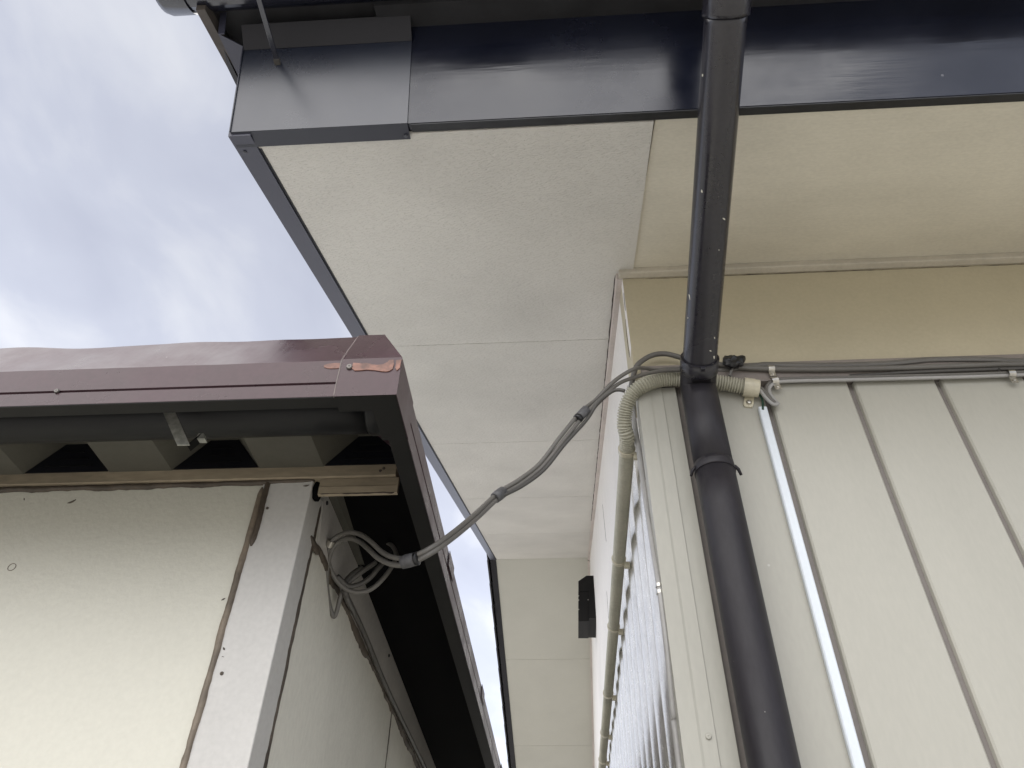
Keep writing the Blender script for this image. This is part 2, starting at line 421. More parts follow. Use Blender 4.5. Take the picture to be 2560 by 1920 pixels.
# --- flashing band under the board and metal siding
box('flashing', .180, XE, SY-.006, YW+.004, 2.652, 2.704, 'flashing', house, bevel=.001)
sid = box('siding_backing', .200, XE, SY+.010, YW+.010, 0, 2.651, 'siding_joint', house)
PITCHX = .1711
x = .2575
while x < 2.2:
    x1 = x+PITCHX-.0125
    z1 = 2.648
    poly = [(x-.002, SY+.014), (x, SY+.003), (x+.003, SY), (x1-.003, SY), (x1, SY+.003), (x1+.001, SY+.014)]
    prism('siding_panel', poly, lambda p, t: (p[0], p[1], t), .01, z1, 'siding', sid)
    x += PITCHX
box('siding_panel', x, XE, SY, SY+.012, .01, 2.648, 'siding', sid)
# corner trim: raised angle, crease and cover strip
prism('corner_trim', [(.1655, SY-.004), (.1905, SY-.0040), (.1945, SY-.0031), (.2155, SY-.0032), (.2155, SY+.009), (.1675, SY+.009), (.1675, SY+.030), (.1655, SY+.030)],
      lambda p, t: (p[0], p[1], t), .01, 2.648, 'corner_metal', sid)
prism('cover_strip', [(.2162, SY-.0008), (.2435, SY-.0008), (.2445, SY+.009), (.2162, SY+.009)], lambda p, t: (p[0], p[1], t), .01, 2.646, 'corner_metal', sid)
P = onY(1771, 1842, SY-.003); screw(P+Vector((0, -.0005, 0)), (0, -1, 0), .0045, 'corner_metal', sid, 'rivet')
# --- corrugated sheet on the gable
def corrugated():
    V = []; Fc = []; zs = [0.02+i*(2.80-.02)/24 for i in range(25)]; n = 0; ys = []
    y = 1.213
    while y < 8.6: ys.append(y); y += .0033 if y < 3.2 else .0066
    for y in ys:
        for z in zs:
            c = math.cos(2*math.pi*(y-1.29)/.13)
            q_ = abs(math.sin(math.pi*(y-1.29)/.13)); prof = .018*q_**.85-.003
            wob = .0030*noise.noise((y*2.1, z*1.7, 3)) + .0010*noise.noise((y*7, z*2, 8))
            V.append((.183-prof+wob, y, z))
    m_ = len(zs)
    for i in range(len(ys)-1):
        for k in range(m_-1): Fc.append((i*m_+k, i*m_+k+1, (i+1)*m_+k+1, (i+1)*m_+k))
    o = mk('corrugated_sheet', V, Fc, 'zinc', house, smooth=True)
    md = o.modifiers.new('thickness', 'SOLIDIFY'); md.thickness = .0012
corrugated()
# --- soffit boards (front slope, then behind the ridge)
joints = [-.526, .356, 1.277, 2.200, 3.134, SR]
gp = .0013
for i in range(5):
    s0, s1 = joints[i]+(gp if i else 0), joints[i+1]-(gp if i < 4 else .001)
    mt = 'soffit_tex'
    if i == 0:
        poly = [(-.521, s0), (.192, s0), (.192, -.004), (.168, -.004), (.168, s1), (-.521, s1)]
        prism('soffit_panel', poly, lambda p, t: RP(p[0], p[1], t), -.005, .007, mt, house)
    else:
        rbox('soffit_panel', -.521, .168, s0, s1, -.005, .007, mt)
for a, b in ((.003, 1.036-gp), (1.036+gp, 2.075-gp), (2.075+gp, 3.10-gp), (3.10+gp, 4.5)):
    rbox('soffit_panel', -.521, .168, a, b, -.005, .007, 'soffit_board', f=RB)
rbox('eave_soffit', .1895, XE+.3, -.526, .004, 0, .009, 'soffit_paint', f=lambda x, s, h: RP(x, s, h, 0))
# --- roof body, tiles
roofp = []
hb, ht = .012, .205
for x in (-.545, XE+.3):
    roofp += [RP(x, -.524, hb), RP(x, SR+hb*tA, hb), RB(x, 4.58, hb), RB(x, 4.58, ht), RP(x, SR+ht*tA, ht), RP(x, -.524, ht)]
roof = mk('roof', roofp, [(0, 1, 2, 3, 4, 5), (6, 7, 8, 9, 10, 11)]+[(i, (i+1) % 6, 6+(i+1) % 6, 6+i) for i in range(6)], 'roof_wood', house)
TX0, TX1 = -.617, -.30
L_T = .235
def tile(f, s0, up):
    # one verge tile: curved butt, drooping lip at the verge
    V = []; n = 6
    a, b = s0, s0+L_T+.03
    pr = [(TX0, -.030), (TX0+.012, -.034), (TX0+.016, .002), (TX1, .004), (TX1, .022), (TX0+.02, .030), (TX0, .020)]
    for q, lift in ((a, .030), (b, .006)):
        for (x, h) in pr: V.append(f(x, q, .222+h+lift))
    k = len(pr)
    mk('roof_tile', V, [tuple(range(k)), tuple(range(k, 2*k))]+[(i, (i+1) % k, k+(i+1) % k, k+i) for i in range(k)], 'tile', roof)
s = -.60
while s < SR-.05:
    tile(RP, s, 1); s += L_T
t = 4.45
while t > -.02:
    # butt faces down the slope
    tile(lambda x, q, h, t=t: RB(x, 2*t-q+.235-.235, h), t, 0); t -= L_T
rbox('roof_covering', TX1, XE+.35, -.60, SR+.25*tA, .225, .255, 'tile', roof)
rbox('roof_covering', TX1, XE+.35, -.25*tA, 4.60, .225, .255, 'tile', roof, f=RB)
rbox('eave_edge', TX0, -.600, -.625, -.10, .212, .236, 'tile_edge', roof)
# ridge cap
tube('ridge_tile', [(-.60+TILT*4, YR, ZR+.27), (XE, YR, ZR+.27)], .07, 'tile', roof, seg=14)
# --- fascia
def R0(x, s, h): return RP(x, s, h, 0)
rbox('fascia_board', -.548, XE+.3, -.5485, -.5275, -.001, .236, 'fascia_paint', f=R0)
rbox('fascia_edge', -.240, XE+.3, -.5475, -.5285, -.004, -.0015, 'fascia_edge', f=R0)
# corner cap: folded sheet wrapped round the end of the fascia
cap = prism('corner_cap', [(-.5515, -.003), (-.5515, .187), (-.5495, .187), (-.5492, -.003)],
            lambda p, tt: R0(tt, p[0], p[1]), -.5625, -.245, 'cap_metal', house)
prism('cap_flange', [(-.5512, -.0034), (-.5182, -.0105), (-.518, -.0085), (-.551, -.0032)], lambda p, tt: R0(tt, p[0], p[1]), -.5625, -.245, 'cap_under', cap)
prism('drip_flare', [(-.5519, .1875), (-.575, .226), (-.5735, .228), (-.5495, .1885)], lambda p, tt: R0(tt, p[0], p[1]), -.5625, -.245, 'verge_dark', cap)
P = R0(-.252, -.527, -.0095); screw(P, (0, sA, -cA), .0038, 'cap_metal', cap)
P = hit(694, 161, (0, cA, sA), R0(0, -.552, 0))
prism('corner_return', [(-.5545, -.003), (-.5545, .196), (-.47, .196), (-.47, -.003)], lambda p, tt: R0(tt, p[0], p[1]), -.5632, -.5622, 'cap_metal', cap)
# verge metal under the barge: strips with laps
vs = [-.5475, .62, 2.62, SR]
for i in range(3):
    o = rbox('verge_trim', -.5615, -.5215, vs[i], vs[i+1]-(.002 if i < 2 else 0), -.009-.001*(i % 2), .20, 'verge_metal')
    rbox('verge_lip', -.5212, -.5165, vs[i]+.04*(i == 0), vs[i+1]-.004, -.0062, -.001, 'verge_dark', o)
P = RP(-.548, -.505, -.0095); screw(P, (0, sA, -cA), .0036, 'cap_metal', cap)
for a, b in ((0.0, 1.45), (1.452, 3.1), (3.102, 4.57)):
    rbox('verge_trim', -.5615, -.5215, a, b, -.009, .20, 'verge_dark', f=RB)
# drip plate above the corner
A = hit(545, 84, (0, -sA, cA), R0(0, 0, .200)); B_ = hit(613, 119, (0, -sA, cA), R0(0, 0, .200))
mk('drip_plate', [A, B_, RP(-.5635, -.40, .200), RP(-.602, -.40, .200), A+Vector((0, 0, .002)), B_+Vector((0, 0, .002)), RP(-.5635, -.40, .202), RP(-.602, -.40, .202)], HF, 'verge_metal', cap)
A2 = hit(551, 27, (0, cA, sA), A)
mk('drip_edge', [A, A+Vector((.012, 0, 0)), A2+Vector((.012, 0, 0)), A2, A+Vector((0, .002, 0)), A+Vector((.012, .002, 0)), A2+Vector((.012, .002, 0)), A2+Vector((0, .002, 0))], HF, 'verge_metal', cap)
# ================================================================== GUTTER + DOWNSPOUT
def gutter():
    g = thing('gutter', 'dark blue-black half-round eaves gutter above the painted fascia board', 'gutter', (.3, .52, 2.98))
    cy, cz, r = .494, 3.074, .060
    x0, x1 = -.695, XE+.3
    prof = []
    for k in range(21):
        t = math.pi*k/20
        prof.append((cy-math.cos(t)*r, cz-math.sin(t)*r*1.0))
    inner = [(cy-(cy-p[0])*.95, cz-(cz-p[1])*.95) for p in reversed(prof)]
    prism('trough', prof+inner, lambda p, t: (t, p[0], p[1]), x0+.012, x1, 'gutter', g, smooth=False)
    # end cap: rounded disc
    V = []; Fc = []; s = 20
    rings = [(1.06, x0+.055), (1.06, x0+.012), (1.0, x0+.003), (.8, x0-.004), (.4, x0-.006)]
    for q, x in rings:
        for k in range(s+1):
            t = math.pi*k/s
            V.append((x, cy-math.cos(t)*r*q, cz-math.sin(t)*r*q))
    for i in range(len(rings)-1):
        for k in range(s): Fc.append((i*(s+1)+k, i*(s+1)+k+1, (i+1)*(s+1)+k+1, (i+1)*(s+1)+k))
    Fc.append(tuple((len(rings)-1)*(s+1)+k for k in range(s+1)))
    mk('end_cap', V, Fc, 'gutter', g, smooth=True)
    # strap from the fascia to the front rim
    F0 = hit(694, 158, (0, cA, sA), R0(0, -.553, 0)); F1 = atd(648, 0, (F0-CAM).dot(_f)*.93)
    dirv = (F1-F0).normalized()
    tip = F0+dirv*.006
    def strap(name, a, b, wd, th, mt):
        d = (b-a).normalized(); sx = Vector((1, 0, 0)); sx = (sx-d*sx.dot(d)).normalized(); nn = d.cross(sx)
        return hexa(name, [a-sx*wd-nn*th, a+sx*wd-nn*th, a+sx*wd+nn*th, a-sx*wd+nn*th, b-sx*wd-nn*th, b+sx*wd-nn*th, b+sx*wd+nn*th, b-sx*wd+nn*th], mt, g, .0006)
    strap('strap', F0+Vector((0, .004, 0)), F1+dirv*.06, .0045, .0018, 'gutter')
    strap('strap_foot', F0-dirv*.006, F0+dirv*.010, .0055, .003, 'cable_dark')
gutter()
def downspout():
    d = thing('downspout', 'black round downpipe sloping from the gutter and dropping down the siding', 'downpipe', (.278, 1.135, 0))
    ax = onY(1783, 1160, 1.135).x
    LX, LY = ax, 1.133
    T = atd(1815, 30, 1.153)
    Mi = Vector((LX, LY, onY(1750, 962, LY).z))
    Up = onY(1745, 925, LY)
    Mi.z = max(Mi.z, 0)
    dr = (Mi-T).normalized()
    n = 40
    tube('upper_pipe', [T.lerp(Mi-dr*.04, i/n) for i in range(n+1)], .0322, 'pipe', d, seg=40)
    tube('top_coupling', spline([T+dr*.004, T-dr*.022, T-dr*.038+Vector((0, 0, .012)), T-dr*.044+Vector((0, 0, .040)), Vector((T.x, .480, 2.93)), Vector((T.x, .492, 3.022))], 5), .0356, 'pipe', d, seg=40)
    # elbow: socket, mitre and lower branch
    dn = Vector((0, 0, -1))
    zc = onY(1790, 1147, LY-.036).z
    p = [Mi-dr*.062, Mi-dr*.050]; rb = .014
    for k in range(9):
        u = k/8; p.append((Mi-dr*rb)*(1-u)**2+Mi*2*u*(1-u)+(Mi+dn*rb)*u*u)
    p += [Mi+dn*.05, Mi+dn*.09, Vector((LX, LY, zc+.004))]
    tube('elbow', p, .0345, 'pipe_low', d, seg=44)
    tube('elbow_socket', [Mi-dr*.060, Mi-dr*.058, Mi-dr*.034, Mi-dr*.032], [.0345, .0364, .0364, .0345], 'pipe', d, seg=44)
    ring('socket_rim', Mi-dr*.060, dr, .0335, .0366, .004, 'pipe', d, seg=40)
    c = Mi-dr*.056; side = Vector((0, 0, -1))
    q = c+Vector((.0, -.012, -.0345))
    box('latch', q.x-.004, q.x+.004, q.y-.004, q.y+.004, q.z-.0035, q.z+.003, 'pipe', d, bevel=.0008)
    zc = onY(1790, 1147, LY-.036).z
    n = 30
    tube('lower_pipe', [Vector((LX, LY, zc)).lerp(Vector((LX, LY, .05)), i/n) for i in range(n+1)], .0348, 'pipe_low', d, seg=44)
    # collar with ears
    tube('collar', [(LX, LY, zc+.014), (LX, LY, zc+.006), (LX, LY, zc-.003), (LX, LY, zc-.006)], [.0350, .0356, .0364, .0360], 'pipe_low', d, seg=44)
    for sg in (-1, 1):
        cx, cy = LX+sg*.0400, LY-.006
        tube('collar_ear', [(cx-sg*.006, cy-.004, zc+.004), (cx, cy, zc-.002), (cx+sg*.004, cy+.004, zc-.012)], [.0022, .0032, .0024], 'pipe_low', d, seg=10)
    # wall bracket lower down
    box('wall_bracket', LX-.010, LX+.010, LY+.030, SY-.0005, 1.30, 1.33, 'pipe_low', d)
    # paint flecks
    def fleck(x, y, ln, wd, ang, up=True):
        base = None
        if up:
            # on the upper pipe: march the ray onto the cylinder
            o = CAM; r = ray(x, y).normalized()
            for k in range(2000):
                P = o + r*(.6+k*.0008)
                if ((P-T)-dr*((P-T).dot(dr))).length < .0322: base = P; break
            if base is None: return
            nn = ((base-T)-dr*((base-T).dot(dr))).normalized()
            u = dr*math.cos(ang)+nn.cross(dr)*math.sin(ang)
        v = nn.cross(u)
        V = []; ln *= .8; wd *= .75
        for (a, b) in ((-.5, 0), (-.2, .5), (.3, .35), (.5, -.1), (.1, -.45), (-.3, -.4)):
            V.append(base+u*a*ln*random.uniform(.6, 1.3)+v*b*wd*random.uniform(.5, 1.5)+nn*.0008)
        V2 = [q-nn*.002 for q in V]; k = 6
        mk('paint_fleck', V+V2, [tuple(range(6)), tuple(range(6, 12))]+[(i, (i+1) % 6, 6+(i+1) % 6, 6+i) for i in range(6)], 'fleck', d)
    for a in ((1755, 478, .009, .005, .3), (1809, 547, .010, .004, .8), (1724, 741, .016, .004, .5), (1716, 700, .006, .003, 0), (1785, 893, .009, .004, .2), (1783, 910, .006, .004, .9), (1762, 918, .006, .0025, .9), (1786, 845, .008, .0025, .4), (1776, 877, .008, .002, 1.2), (1797, 625, .004, .002, .2), (1757, 188, .005, .003, 0), (1720, 795, .005, .002, .2)):
        fleck(*a)
downspout()
# ================================================================== CONDUIT, CABLES ON THE HOUSE
CY = SY-.019
CX = .143
def conduit():
    c = thing('flexible_conduit', 'beige ribbed flexible conduit bent round the house corner behind the downpipe', 'conduit', (.16, CY, 2.6))
    pz = [Z1(1395, 1047), Z1(1300, 1035), Z1(1180, 1012), Z1(1060, 995), Z1(930, 980), Z1(800, 973), Z1(700, 972), Z1(600, 985)]
    pts = [onY(x, y, CY) for x, y in pz]
    g1 = [Z1(353, 1330), Z1(360, 1450), Z1(372, 1600)]
    # gable run: level line on the plane X = CX
    z0 = onX(1569, 1111, CX).z
    b0 = onX(*Z1(352, 1290), CX)
    k0 = onY(*Z1(505, 1020), CY); d0 = (k0-CAM).dot(_f)
    def py(P):
        v = P-CAM; return 960-F_PX*v.dot(UPV)/v.dot(_f)
    G = min((Vector((CX, 1.2+i*.002, z0)) for i in range(300)), key=lambda P: abs(py(P)-1100)); dG = (G-CAM).dot(_f)
    for (x, y, u) in ((425, 1078, .03), (377, 1160, .12), (355, 1250, .30), (352, 1350, .58)):
        pts.append(atd(*Z1(x, y), d0+(dG-d0)*u))
    pts.insert(len(pts)-4, k0)
    G = Vector((CX, G.y+.085, z0+.001))
    ctrl = pts+[atd(1567.5, 1098, d0+.010), G]
    last = ctrl[-1]
    for Y in (1.45, 1.7, 2.0, 2.6, 3.3, 4.2, 5.2, 6.2):
        if Y > last.y+.12:
            ctrl.append(Vector((CX+.0008*(Y-1.2), Y, z0+.006*math.sin(Y*2.2))))
    sp = spline(ctrl, 14)
    # arc-length resample, ribs 5 mm
    cum = [0]
    for a, b in zip(sp[:-1], sp[1:]): cum.append(cum[-1]+(b-a).length)
    tot = cum[-1]; path = []; rr = []; j = 0; s = 0; r0 = .0152
    ph = 0
    prof = ((0, r0), (.06, r0-.0028), (.36, r0-.0028), (.42, r0), (.70, r0+.0005))
    while s < tot:
        pit = .0053
        for q, r in prof:
            ss = s+q*pit
            if ss > tot: break
            while cum[j+1] < ss: j += 1
            k = (ss-cum[j])/(cum[j+1]-cum[j]); path.append(sp[j].lerp(sp[j+1], k)); rr.append(r)
        s += pit
    tube('ribbed_tube', path, rr, 'conduit', c, seg=16)
    # bush and saddle at the open end
    a = pts[0]; t = (pts[0]-pts[1]).normalized()
    tube('end_bush', [a-t*.022, a-t*.020, a+t*.004, a+t*.005, a+t*.0045, a-t*.01], [.0165, .0178, .0178, .0165, .0125, .0120], 'clamp', c, seg=28, cap=False)
    tube('bush_core', [a-t*.02, a-t*.008], .0125, 'tape_black', c, seg=20)
    sc_ = a-t*.015
    sd_ = ring('saddle', sc_, t, .0174, .0190, .020, 'clamp', c, seg=28)
    foot = [onY(*Z1(x, y), SY-.004) for x, y in ((1306, 1085), (1378, 1085), (1373, 1172), (1362, 1193), (1302, 1188), (1290, 1170))]
    prism('saddle_foot', foot, lambda p, q: Vector(p)+Vector((0, q, 0)), 0, .0045, 'clamp', sd_, bevel=.0008)
    fo2 = [onY(*Z1(x, y), SY-.006) for x, y in ((1306, 1040), (1378, 1040), (1378, 1100), (1306, 1100))]
    prism('saddle_web', fo2, lambda p, q: Vector(p)+Vector((0, q, 0)), -.006, .006, 'clamp', sd_)
    P = onY(*Z1(1335, 1155), SY-.0055); screw(P, (0, -1, 0), .0052, 'steel', sd_)
    # clamps along the gable
    for (px, py) in ((845, 245), (812, 795), (785, 1066), (757, 1325), (743, 1525), (733, 1645)):
        x, y = ZC(px, py)
        P = onX(x, y, CX)
        bi = min(range(len(path)), key=lambda i: (path[i]-P).length)
        q = path[bi]; tt = (path[min(bi+4, len(path)-1)]-path[max(bi-4, 0)]).normalized()
        cl = ring('clamp', q, tt, .0150, .0180, .011, 'clamp', c, seg=24)
        box('clamp_foot', q.x+.012, q.x+.026, q.y-.0045, q.y+.0045, q.z-.024, q.z-.008, 'clamp', cl, bevel=.001)
conduit()
ZB = lambda x, y: (1860+x/3.16, 640+y/3.16)
def clip(c, nrm, along, up, wd, hgt, r, parent, mt='steel'):
    """half-round metal cable clip with a screwed tab"""
    c = Vector(c); al = Vector(along); upv = Vector(up); nrm = Vector(nrm)
    V = []; Fc = []; n = 0; prof = []
    for k in range(9):
        t = math.pi*k/8
        prof.append((math.cos(t)*(r+.0008), math.sin(t)*(r+.0012)))
    prof += [(-r-.002, .0006), (-r-hgt, .0006)]
    for sgn in (-1, 1):
        for (a, b) in prof:
            e = 0
            V.append(c+al*sgn*wd/2+upv*a+nrm*b)
    k = len(prof)
    for i in range(k-1): Fc.append((i, i+1, k+i+1, k+i))
    o = mk('clip', V, Fc, mt, parent, smooth=False)
    o.modifiers.new('t', 'SOLIDIFY').thickness = .0008
    screw(c+upv*(-r-hgt*.62)+nrm*.0014, nrm, .0036, mt, o)
    return o
def wall_cables():
    Yc = SY-.012
    nrm = (0, -1, 0)
    # upper cable: comes off the corner in an arch, passes behind the pipe and runs on under the clip
    t = thing('wall_cable', 'grey cable arching off the house corner and running behind the taped black lump', 'cable', (.5, Yc, 2.68))
    px = [Z1(408, 960), Z1(440, 885), Z1(500, 822), Z1(580, 782), Z1(680, 773), Z1(800, 802), Z1(930, 832), Z1(1065, 852), Z1(1150, 864), Z1(1215, 872)]
    px += [ZB(0, 884), ZB(110, 889), ZB(214, 893), ZB(500, 896), ZB(800, 894), ZB(1200, 885), ZB(1600, 872), ZB(2000, 858), ZB(2300, 850)]
    pt = [onY(x, y, Yc-.001) for x, y in px]
    pt += [pt[-1]+Vector((.3, 0, .004)), pt[-1]+Vector((1.2, 0, .0))]
    pt[0] += Vector((-.0, .03, 0))
    tube('sheath', spline(pt, 8), .0056, 'cable', t, seg=12)
    clip(onY(*ZB(214, 893), Yc-.0005), nrm, (1, 0, 0), (0, 0, 1), .0125, .014, .0062, t)
    # thick flat cable lying on top of it
    px = [Z1(1060, 890), Z1(1250, 885), ZB(0, 872), ZB(110, 862), ZB(190, 856), ZB(420, 862), ZB(700, 862), ZB(950, 856), ZB(1180, 845), ZB(1350, 828), ZB(1500, 816), ZB(1750, 814), ZB(2000, 818), ZB(2300, 824)]
    pt = [onY(x, y, Yc+.0035) for x, y in px]
    pt[0] += Vector((0, .004, 0))
    pt += [pt[-1]+Vector((.4, 0, .0)), pt[-1]+Vector((1.2, 0, .0))]
    o = tube('wall_cable', spline(pt, 8), .0068, 'cable', seg=12, flat=((0, 1, 0), .5))
    tag(o, 'uppermost brownish-grey flat cable bulging up against the beige board', 'cable')
    # thin one between
    px = [ZB(1040, 930), ZB(1300, 922), ZB(1700, 905), ZB(2212, 888), ZB(2400, 884)]
    pt = [onY(x, y, SY-.009) for x, y in px]; pt[0] += Vector((-.05, .004, -.001)); pt.append(pt[-1]+Vector((1.2, 0, 0)))
    o = tube('wall_cable', spline(pt, 8), .0042, 'cable_dark', seg=10)
    tag(o, 'thin dark cable squeezed between the grey cables on the wall', 'cable')
    # lower flat twin cable with the drop loop into the conduit
    t2 = thing('wall_cable', 'pale grey twin cable with a drooping loop into the conduit end', 'cable', (.6, Yc, 2.65))
    base = [ZB(2300, 926), ZB(2112, 934), ZB(1700, 948), ZB(1300, 958), ZB(900, 968), ZB(600, 974), ZB(420, 978), ZB(320, 982), ZB(255, 990), ZB(215, 1008), ZB(190, 1042), ZB(192, 1082), ZB(215, 1120), ZB(240, 1150), ZB(252, 1170), ZB(232, 1175), ZB(200, 1158), ZB(165, 1120), ZB(140, 1085), ZB(115, 1065), ZB(90, 1060)]
    for i, (dz, dn, mt) in enumerate(((.0036, 0, 'cable'), (-.0030, -.0004, 'cable_pale'))):
        pt = []
        for k, (x, y) in enumerate(base):
            P = onY(x, y, Yc+.001+dn)
            if k < 8: P.z += dz
            else:
                a = Vector(base[min(k+1, len(base)-1)])-Vector(base[k-1]); a.normalize()
                P += Vector((a.y, 0, a.x))*dz*(.9)*(-1)
            if k > 13: P.y -= .006*min(1, (k-13)/3)
            pt.append(P)
        pt = [pt[0]+Vector((1.2, 0, 0)), pt[0]+Vector((.3, 0, 0))]+pt
        tube('core', spline(pt, 8), .0038, mt, t2, seg=10)
    clip(onY(*ZB(240, 988), Yc), nrm, Vector((.97, 0, .2)), Vector((-.2, 0, .97)), .013, .015, .0078, t2)
    clip(onY(*ZB(2106, 934), Yc), nrm, (1, 0, 0), (0, 0, 1), .013, .015, .0078, t2)
    # the green earth wire
    px = [ZB(95, 1070), ZB(118, 1092), ZB(138, 1120), ZB(147, 1155), ZB(149, 1215)]
    o = tube('earth_wire', spline([onY(x, y, SY-.011) for x, y in px], 6), .0022, 'green', seg=8)
    tag(o, 'short thin green wire from the conduit end into the white duct', 'wire')
    # taped-off cable end
    k = thing('taped_cable_end', 'crumpled black taped cable end sticking up beside the downpipe', 'taped cable', onY(*Z1(1200, 930), Yc))
    c = onY(*Z1(1212, 838), Yc-.012); V = []; Fc = []
    bm = bmesh.new(); bmesh.ops.create_icosphere(bm, subdivisions=3, radius=.0172)
    for v in bm.verts:
        d = v.co.normalized()
        q = 1+.34*noise.noise(d*1.7+Vector((3, 1, 4)))+.10*noise.noise(d*3.4)
        rg = .05*(abs(math.sin(4*d.x+2*d.z))-.5)
        v.co = Vector((v.co.x*1.12*(q+rg), v.co.y*.8*q, v.co.z*.86*(q+rg)))
        if d.x > .5 and d.z > .2: v.co += Vector((.004, 0, .004))
        if d.x < -.6: v.co += Vector((-.003, 0, .002))
        v.co += c
    me = bpy.data.meshes.new('tape_lump'); bm.to_mesh(me); bm.free(); link(me, 'tape_lump', 'tape_black', k, False)
    px = [Z1(1205, 880), Z1(1196, 905), Z1(1190, 925), Z1(1182, 950)]
    tube('stub', spline([onY(x, y, Yc-.006+.002*i) for i, (x, y) in enumerate(px)], 5), .0032, 'cable', k, seg=9)
    # white cable duct
    d = thing('cable_duct', 'white square plastic cable duct running down the siding beside a joint', 'cable duct', onY(2140, 1900, SY))
    xl, xr = onY(*ZB(112, 1215), SY-.008).x, onY(*ZB(176, 1192), SY-.010).x
    zt = onY(*ZB(140, 1192), SY-.010).z
    x0 = onY(2136, 1920, SY-.006).x; x1 = onY(2165.5, 1920, SY-.010).x
    xa, xb = (xl+x0)/2, (xr+x1)/2
    prism('base', [(xa, SY-.0002), (xa, SY-.0045), (xb, SY-.0045), (xb, SY-.0002)], lambda p, t: (p[0], p[1], t), .05, zt-.002, 'duct', d)
    prism('lid', [(xa-.0008, SY-.0046), (xa-.0004, SY-.0095), (xa+.0015, SY-.0112), (xb-.0015, SY-.0112), (xb+.0004, SY-.0095), (xb+.0008, SY-.0046)], lambda p, t: (p[0], p[1], t), .05, zt, 'duct', d)
    # cable down the corner over the corrugated sheet
    k2 = thing('corner_cable', 'pale grey cable running straight down the corrugated sheet beside the corner trim', 'cable', (.16, 1.23, 0))
    ZD = lambda x, y: (1540+x/4.608, 940+y/4.608)
    ZE = lambda x, y: (1480+x/5.185, 1600+y/5.185)
    px = [ZD(190, 300), ZD(200, 440), ZD(215, 560), ZD(262, 850), ZD(300, 1120), ZD(352, 1480), (1633, 1370), (1649, 1470), (1658, 1540), ZE(962, 0), ZE(1005, 400), ZE(1065, 1000), ZE(1140, 1659)]
    pt = [onX(x, y, .163) for x, y in px]
    pt.append(Vector((.163, pt[-1].y, 1.2)))
    sp = spline(pt, 6)
    tube('sheath', sp, .0052, 'cable_pale', k2, seg=12)
    tube('thin_wire', spline([p+Vector((.004, .012+.004*math.sin(i*1.3), 0)) for i, p in enumerate(pt)], 6), .0022, 'duct', k2, seg=8)
    P = onX(1649, 1470, .163)
    for dz in (-.008, .004): ring('clip', P+Vector((0, 0, dz)), (0, 0, 1), .005, .0066, .006, 'steel', k2, seg=16)
wall_cables()
# ================================================================== VENT HOOD ON THE GABLE
def hood():
    P = gwpt(1483, 1440); Y0 = 4.45
    t = thing('vent_hood', 'small black angular vent hood on the white gable wall below the ridge', 'vent', (gx(Y0), Y0, 3.7))
    ZH = lambda x, y: onY(1400+x/7.541, 1380+y/7.541, Y0)
    xw = gx(Y0)+.02
    up = [ZH(x, y) for x, y in ((350, 740), (346, 550), (497, 446), (628, 446))]+[ZH(628, 740)]
    up[3].x = xw; up[4].x = xw
    prism('hood_top', up, lambda p, q: Vector(p)+Vector((0, q, 0)), 0, .26, 'hood', t)
    lo = [ZH(x, y) for x, y in ((345, 738), (345, 1300), (545, 1300), (545, 738))]
    prism('louvre_box', lo, lambda p, q: Vector(p)+Vector((0, q, 0)), .004, .25, 'hood', t)
    fl = [ZH(x, y) for x, y in ((546, 700), (546, 1262), (640, 1262), (640, 700))]; fl[2].x = xw; fl[3].x = xw
    prism('wall_flange', fl, lambda p, q: Vector(p)+Vector((0, q, 0)), -.012, .27, 'hood', t)
    for (x, y) in ((352, 832), (352, 912), (352, 1088), (530, 905)):
        q = ZH(x, y); screw(q+Vector((0, -.004, 0)), (0, -1, 0), .0035, 'steel', t)
hood()
# ================================================================== SHED
SHY, SFY = .943, .675            # front wall face, fascia face
XS = -.373                       # side wall plane
shed = thing('shed', 'cream prefabricated shed with brown metal roof fascia and brown sealant joints', 'shed', (XS, SHY, 0))
SXL, SYB = -2.6, 3.6
zb = 2.270                       # underside of the top rail
XT = onY(650, 1290, SHY).x-.002
front = box('front_panel', SXL, XT-.004, SHY+.002, SHY+.04, 0, zb+.01, 'shed_wall', shed)
prism('corner_trim', [(XT-.006, SHY-.001), (XS-.001, SHY-.001), (XS, SHY), (XS, SHY+.056), (XS-.002, SHY+.056), (XS-.002, SHY+.002), (XT-.006, SHY+.001)],
      lambda p, t: (p[0], p[1], t), 0, zb-.003, 'shed_trim', shed)
trim = [o for o in shed.children if o.name.startswith('corner_trim')][0]
yj = 1.690
side = box('side_panel', XS-.04, XS-.004, SHY+.050, yj-.006, 0, 2.31, 'shed_side', shed)
box('side_panel', XS-.04, XS-.004, yj+.006, SYB, 0, 2.31, 'shed_side', shed)
box('rear_wall', SXL, XS-.05, SYB-.04, SYB, 0, 2.3, 'shed_side', shed)
box('far_side_wall', SXL-.04, SXL-.001, SHY+.01, SYB, 0, 2.3, 'shed_side', shed)
ZF = lambda x, y: (400+x/3.16, 1150+y/3.16)
